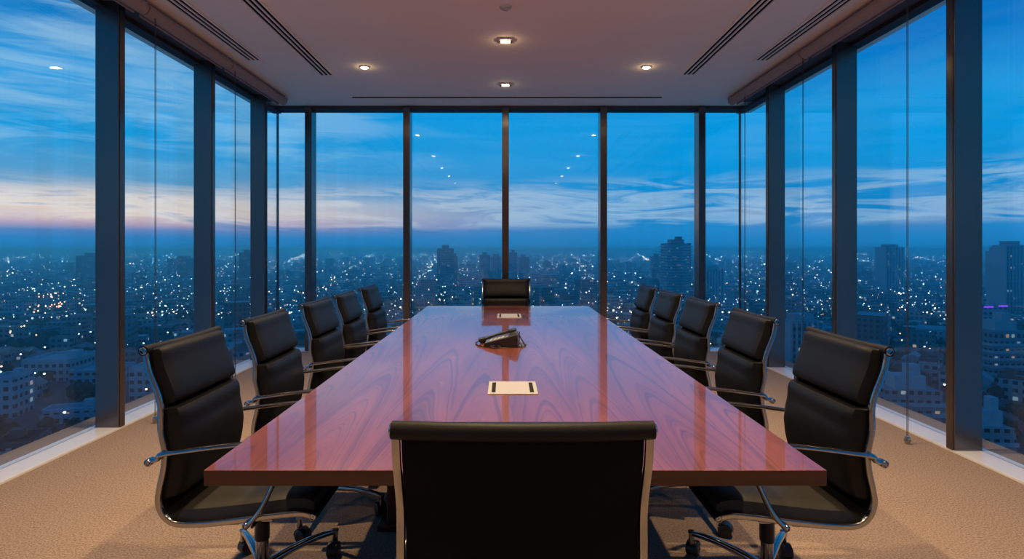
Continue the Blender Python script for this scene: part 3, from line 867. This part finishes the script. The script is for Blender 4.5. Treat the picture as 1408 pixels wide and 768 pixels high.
buf = np.ones((len(Q), 4), dtype=np.float32); buf[:, :3] = np.array(T, dtype=np.float32); at.data.foreach_set('color', buf.ravel())
o = bpy.data.objects.new('town_buildings', me); COL.objects.link(o)
tag(o, 'countless low town buildings spreading to the horizon behind the nearest streets', 'buildings', kind='stuff')

# tree canopy between the houses
bm = BM(); bmesh.ops.create_icosphere(bm, subdivisions=1, radius=1.0); bm.verts.ensure_lookup_table()
IV = np.array([v.co[:] for v in bm.verts]); IF = [[v.index for v in f.verts] for f in bm.faces]; bm.free()
HP = np.array([(q[0], q[1]) for q in near])
V, Q = [], []
for _ in range(9000):
    y = 140 + 760*random.random()**1.5; x = (random.random()*2-1)*y*.96
    if math.sin(x/43.0 + 2*math.sin(y/70.0)) + math.sin(y/37.0) < .25 and random.random() < .7: continue
    if not free(x, y, 3) or ((HP - np.array([x, y]))**2).sum(1).min() < 64: continue
    r = random.uniform(1.8, 3.8); b = len(V)
    jit = 1 + (rng.random((len(IV), 1))-.5)*.5
    P = IV*jit*np.array([r, r, r*.9]) + np.array([x, y, GZ + r*.9 + random.uniform(.5, 2.5)])
    V.extend(map(tuple, P)); Q.extend([[b+i for i in f] for f in IF])
me = bpy.data.meshes.new('tree_canopy'); me.from_pydata(V, [], Q); me.materials.append(M['foliage'])
o = bpy.data.objects.new('tree_canopy', me); COL.objects.link(o)
tag(o, 'dark tree canopy scattered between the town houses', 'trees', kind='stuff')

# street lamps: the nearest ones each a thing, the rest one mass of lights
def lamp_proto(mat):
    root = empty('street_lamp')
    bm = BM(); lathe(bm, [(0, 0), (.16, 0), (.10, .5), (.07, 8.0), (0, 8.0)], n=6)
    sweep(bm, [(0, 0, 7.9), (0, -.7, 8.4), (0, -1.6, 8.5)], ellipse(.06, .06, 5)); link_bm('pole', bm, M['head'], root, False)
    bm = BM(); lathe(bm, [(0, 8.1), (.30, 8.2), (.42, 8.5), (.25, 8.75), (0, 8.8)], Matrix.Translation((0, -1.7, 0)), 8); link_bm('lamp_head', bm, mat, root, False)
    return root
lp = [lamp_proto(M['lamp_cool']), lamp_proto(M['lamp_warm'])]
cnt = [0, 0]
for _ in range(230):
    y = 145 + 330*random.random()**1.15; x = (random.random()*2-1)*y*.93
    if not free(x, y, 0): continue
    k = 1 if random.random() < .30 else 0
    o = lp[k] if cnt[k] == 0 else copy_tree(lp[k]); cnt[k] += 1
    o.location = (x, y, GZ); o.rotation_euler = (0, 0, random.random()*2*PI)
    px = 695 + x*F/y
    zone = 'the left windows' if px < 388 else 'the far windows' if px < 1010 else 'the right windows'
    tag(o, ('cool white' if k == 0 else 'warm orange') + ' street lamp glowing in the streets below ' + zone, 'street lamp', 'street lamps below ' + zone)
bm = BM(); bmesh.ops.create_uvsphere(bm, u_segments=5, v_segments=3, radius=1.0); bm.verts.ensure_lookup_table()
OV = np.array([v.co[:] for v in bm.verts]); OF = [[v.index for v in f.verts] for f in bm.faces]; bm.free()
V, Q, T = [], [], []
for _ in range(5200):
    y = 420 + 6500*random.random()**1.6; x = (random.random()*2-1)*y*.95
    if random.random() < .35:                                  # gathered along main roads
        x = round(x/(y*.11+40))*(y*.11+40) + random.gauss(0, 7)
    r = (.22 + y*.00030)*random.choice((.7, .8, .9, 1.0, 1.0, 1.3, 1.7)); b = len(V)
    P = OV*r + np.array([x, y, GZ + random.uniform(7, 14)])
    V.extend(map(tuple, P)); Q.extend([[b+i for i in f] for f in OF])
    c = random.choices(((.55, .85, 1.0), (.85, .95, 1.0), (1.0, .72, .50), (1.0, .45, .30), (.30, .65, 1.0)), (4, 3, 2, .5, 2))[0]
    g = random.choice((.4, .7, 1.0, 1.3, 2.2))*(1 + (y/1500)**1.6); T.extend([tuple(q*g for q in c)]*len(OF))
for px_, py_, k_, col_ in ((84, 433, 16, (1.0, .38, .22)), (66, 419, 10, (1.0, .50, .35)), (26, 476, 5, (1.0, .55, .25)), (352, 369, 8, (.9, .95, 1.0)), (900, 371, 22, (.95, .95, 1.0)), (640, 377, 10, (1.0, .85, .75)), (1240, 380, 14, (.8, .95, 1.0)), (955, 425, 8, (1.0, .45, .60))):
    gx, gy = ground_pt(px_, py_)                               # brighter knots of lamps at junctions and yards
    for _ in range(k_):
        r = (.25 + gy*.0004); b = len(V)
        P = OV*r + np.array([gx + random.gauss(0, gy*.012), gy + random.gauss(0, gy*.02), GZ + random.uniform(7, 13)])
        V.extend(map(tuple, P)); Q.extend([[b+i for i in f] for f in OF]); T.extend([tuple(q*2.0 for q in col_)]*len(OF))
me = bpy.data.meshes.new('town_lights'); me.from_pydata(V, [], Q)
at = me.attributes.new('tint', 'FLOAT_COLOR', 'FACE')
buf = np.ones((len(Q), 4), dtype=np.float32); buf[:, :3] = np.array(T, dtype=np.float32); at.data.foreach_set('color', buf.ravel())
m = bpy.data.materials.new('town_light_glow'); m.use_nodes = True; t = NT(m.node_tree); t.n.clear()
ou = t.new('ShaderNodeOutputMaterial'); em = t.new('ShaderNodeEmission'); a = t.new('ShaderNodeAttribute'); a.attribute_name = 'tint'
t.l.new(a.outputs['Color'], em.inputs[0]); em.inputs[1].default_value = 4.0; t.l.new(em.outputs[0], ou.inputs[0]); m.cycles.emission_sampling = 'NONE'
me.materials.append(m)
o = bpy.data.objects.new('town_lights', me); COL.objects.link(o)
tag(o, 'countless tiny lights of the town out to the horizon', 'lights', kind='stuff')

# evening haze over the town
hz = bpy.data.materials.new('evening_haze'); hz.use_nodes = True; t = NT(hz.node_tree); t.n.clear()
ou = t.new('ShaderNodeOutputMaterial'); vs = t.new('ShaderNodeVolumeScatter')
vs.inputs['Color'].default_value = (.25, .84, .98, 1); vs.inputs['Density'].default_value = 1/1350.0; vs.inputs['Anisotropy'].default_value = .75
va = t.new('ShaderNodeVolumeAbsorption'); va.inputs['Color'].default_value = (.10, .95, 1.0, 1); va.inputs['Density'].default_value = 1/2000.0
ad = t.new('ShaderNodeAddShader'); t.l.new(vs.outputs[0], ad.inputs[0]); t.l.new(va.outputs[0], ad.inputs[1])
t.l.new(ad.outputs[0], ou.inputs['Volume'])
bm = BM(); box(bm, -13000, 13000, 70, 12000, GZ-2, GZ+66)
o = link_bm('evening_haze', bm, hz, None, False); tag(o, 'thin blue evening haze lying over the town', 'haze', kind='stuff')

# ------------------------------------------------------------------ sky
w = bpy.data.worlds.new('dusk_sky'); SC.world = w; w.use_nodes = True
t = NT(w.node_tree); t.n.clear()
out = t.new('ShaderNodeOutputWorld'); bg = t.new('ShaderNodeBackground')
D = t.new('ShaderNodeTexCoord').outputs['Generated']
dx, dy, dz = t.xyz(D)[:3]
hor = t.m('SQRT', t.m('ADD', t.m('MULTIPLY', dx, dx), t.m('MULTIPLY', dy, dy)))
el = t.m('DIVIDE', dz, t.m('MAXIMUM', hor, .02))                      # tangent of the elevation
az = t.m('ARCTAN2', dx, dy)
west = t.m('MULTIPLY', t.ss(az, R(16), R(-36)), t.ss(az, R(-150), R(-85)))                                        # the afterglow lies to the left
base_r = t.ramp(el, [(0.0, (.012, .215, .54)), (.033, (.016, .26, .62)), (.06, (.008, .255, .62)), (.14, (.001, .325, .76)), (.22, (.001, .345, .81)), (.31, (.001, .20, .63)), (.50, (.001, .18, .56)), (1.0, (.002, .13, .42))])
base_l = t.ramp(el, [(0.0, (.012, .215, .53)), (.018, (.035, .235, .56)), (.028, (.15, .26, .54)), (.038, (.58, .42, .53)), (.056, (.82, .66, .58)), (.075, (.70, .66, .64)), (.095, (.12, .36, .60)), (.16, (.010, .345, .74)), (.25, (.001, .36, .82)), (.33, (.004, .23, .62)), (.55, (.002, .19, .56)), (1.0, (.002, .13, .42))])
c = t.mix(west, base_r, base_l)
# cloud streaks, stretched along the horizon
v = t.comb(t.m('MULTIPLY', az, 2.6), t.m('MULTIPLY', el, 13.0), .37)
n1 = t.noise(v, 1.0, 6.0, .55, .6)
v2 = t.comb(t.m('ADD', t.m('MULTIPLY', az, 5.2), t.m('MULTIPLY', el, 9.0)), t.m('MULTIPLY', el, 42.0), 4.2)
n2 = t.noise(v2, 1.0, 5.0, .6, .9)
n = t.m('ADD', t.m('MULTIPLY', n1, .55), t.m('MULTIPLY', n2, .45))
band = t.m('MULTIPLY', t.ss(el, .032, .046), t.m('SUBTRACT', 1.0, t.ss(el, t.m('MULTIPLY_ADD', west, -.030, .095), t.m('MULTIPLY_ADD', west, -.020, .135))))           # bright low bank of cloud
hi = t.m('MULTIPLY', t.m('MULTIPLY', t.ss(el, .09, .16), t.m('MULTIPLY', t.ss(el, .40, .60, 1.0, 0.0), t.ss(az, R(-150), R(-85)))), t.m('MULTIPLY_ADD', t.ss(az, R(4), R(-34)), .90, .06))
low = t.m('MULTIPLY', t.ss(t.m('ADD', t.m('MULTIPLY', n1, .30), t.m('MULTIPLY', n2, .70)), .42, .58), band)
c = t.mix(t.m('MULTIPLY', low, .86), c, t.mix(west, (.34, .57, .80), (.88, .78, .72)))
c = t.mix(t.m('MULTIPLY', t.ss(n, .42, .64), t.m('MULTIPLY', hi, .62)), c, (.42, .68, .88))
# slate blue streaks through the bank
dk = t.m('MULTIPLY', t.ss(n2, .50, .68), t.m('MULTIPLY', t.ss(el, .012, .03), t.ss(el, .06, .14, 1.0, 0.0)))
c = t.mix(t.m('MULTIPLY', dk, .60), c, (.035, .22, .52))
t.put(bg.inputs['Color'], c); bg.inputs['Strength'].default_value = 1.0
t.l.new(bg.outputs[0], out.inputs[0])
w.cycles.sampling_method = 'MANUAL'; w.cycles.sample_map_resolution = 512

# ------------------------------------------------------------------ camera and render settings
cam = bpy.data.cameras.new('camera'); co = bpy.data.objects.new('camera', cam); COL.objects.link(co)
co.location = (0, 0, CAMZ); co.rotation_euler = (PI/2, 0, 0)
cam.sensor_width = 36; cam.lens = F/1408*36; cam.shift_x = 9/1408; cam.shift_y = -42/1408
cam.clip_start = .05; cam.clip_end = 30000
SC.camera = co
cy = SC.cycles
cy.use_denoising = True
try: cy.denoiser = 'OPENIMAGEDENOISE'
except Exception: pass
cy.max_bounces = 10; cy.diffuse_bounces = 5; cy.glossy_bounces = 5; cy.transparent_max_bounces = 24; cy.volume_bounces = 1
cy.sample_clamp_indirect = 6.0; cy.caustics_reflective = False; cy.caustics_refractive = False
SC.view_settings.view_transform = 'Standard'; SC.view_settings.look = 'None'
SC.view_settings.exposure = 0.0; SC.view_settings.gamma = 1.0; SC.view_settings.use_curve_mapping = False
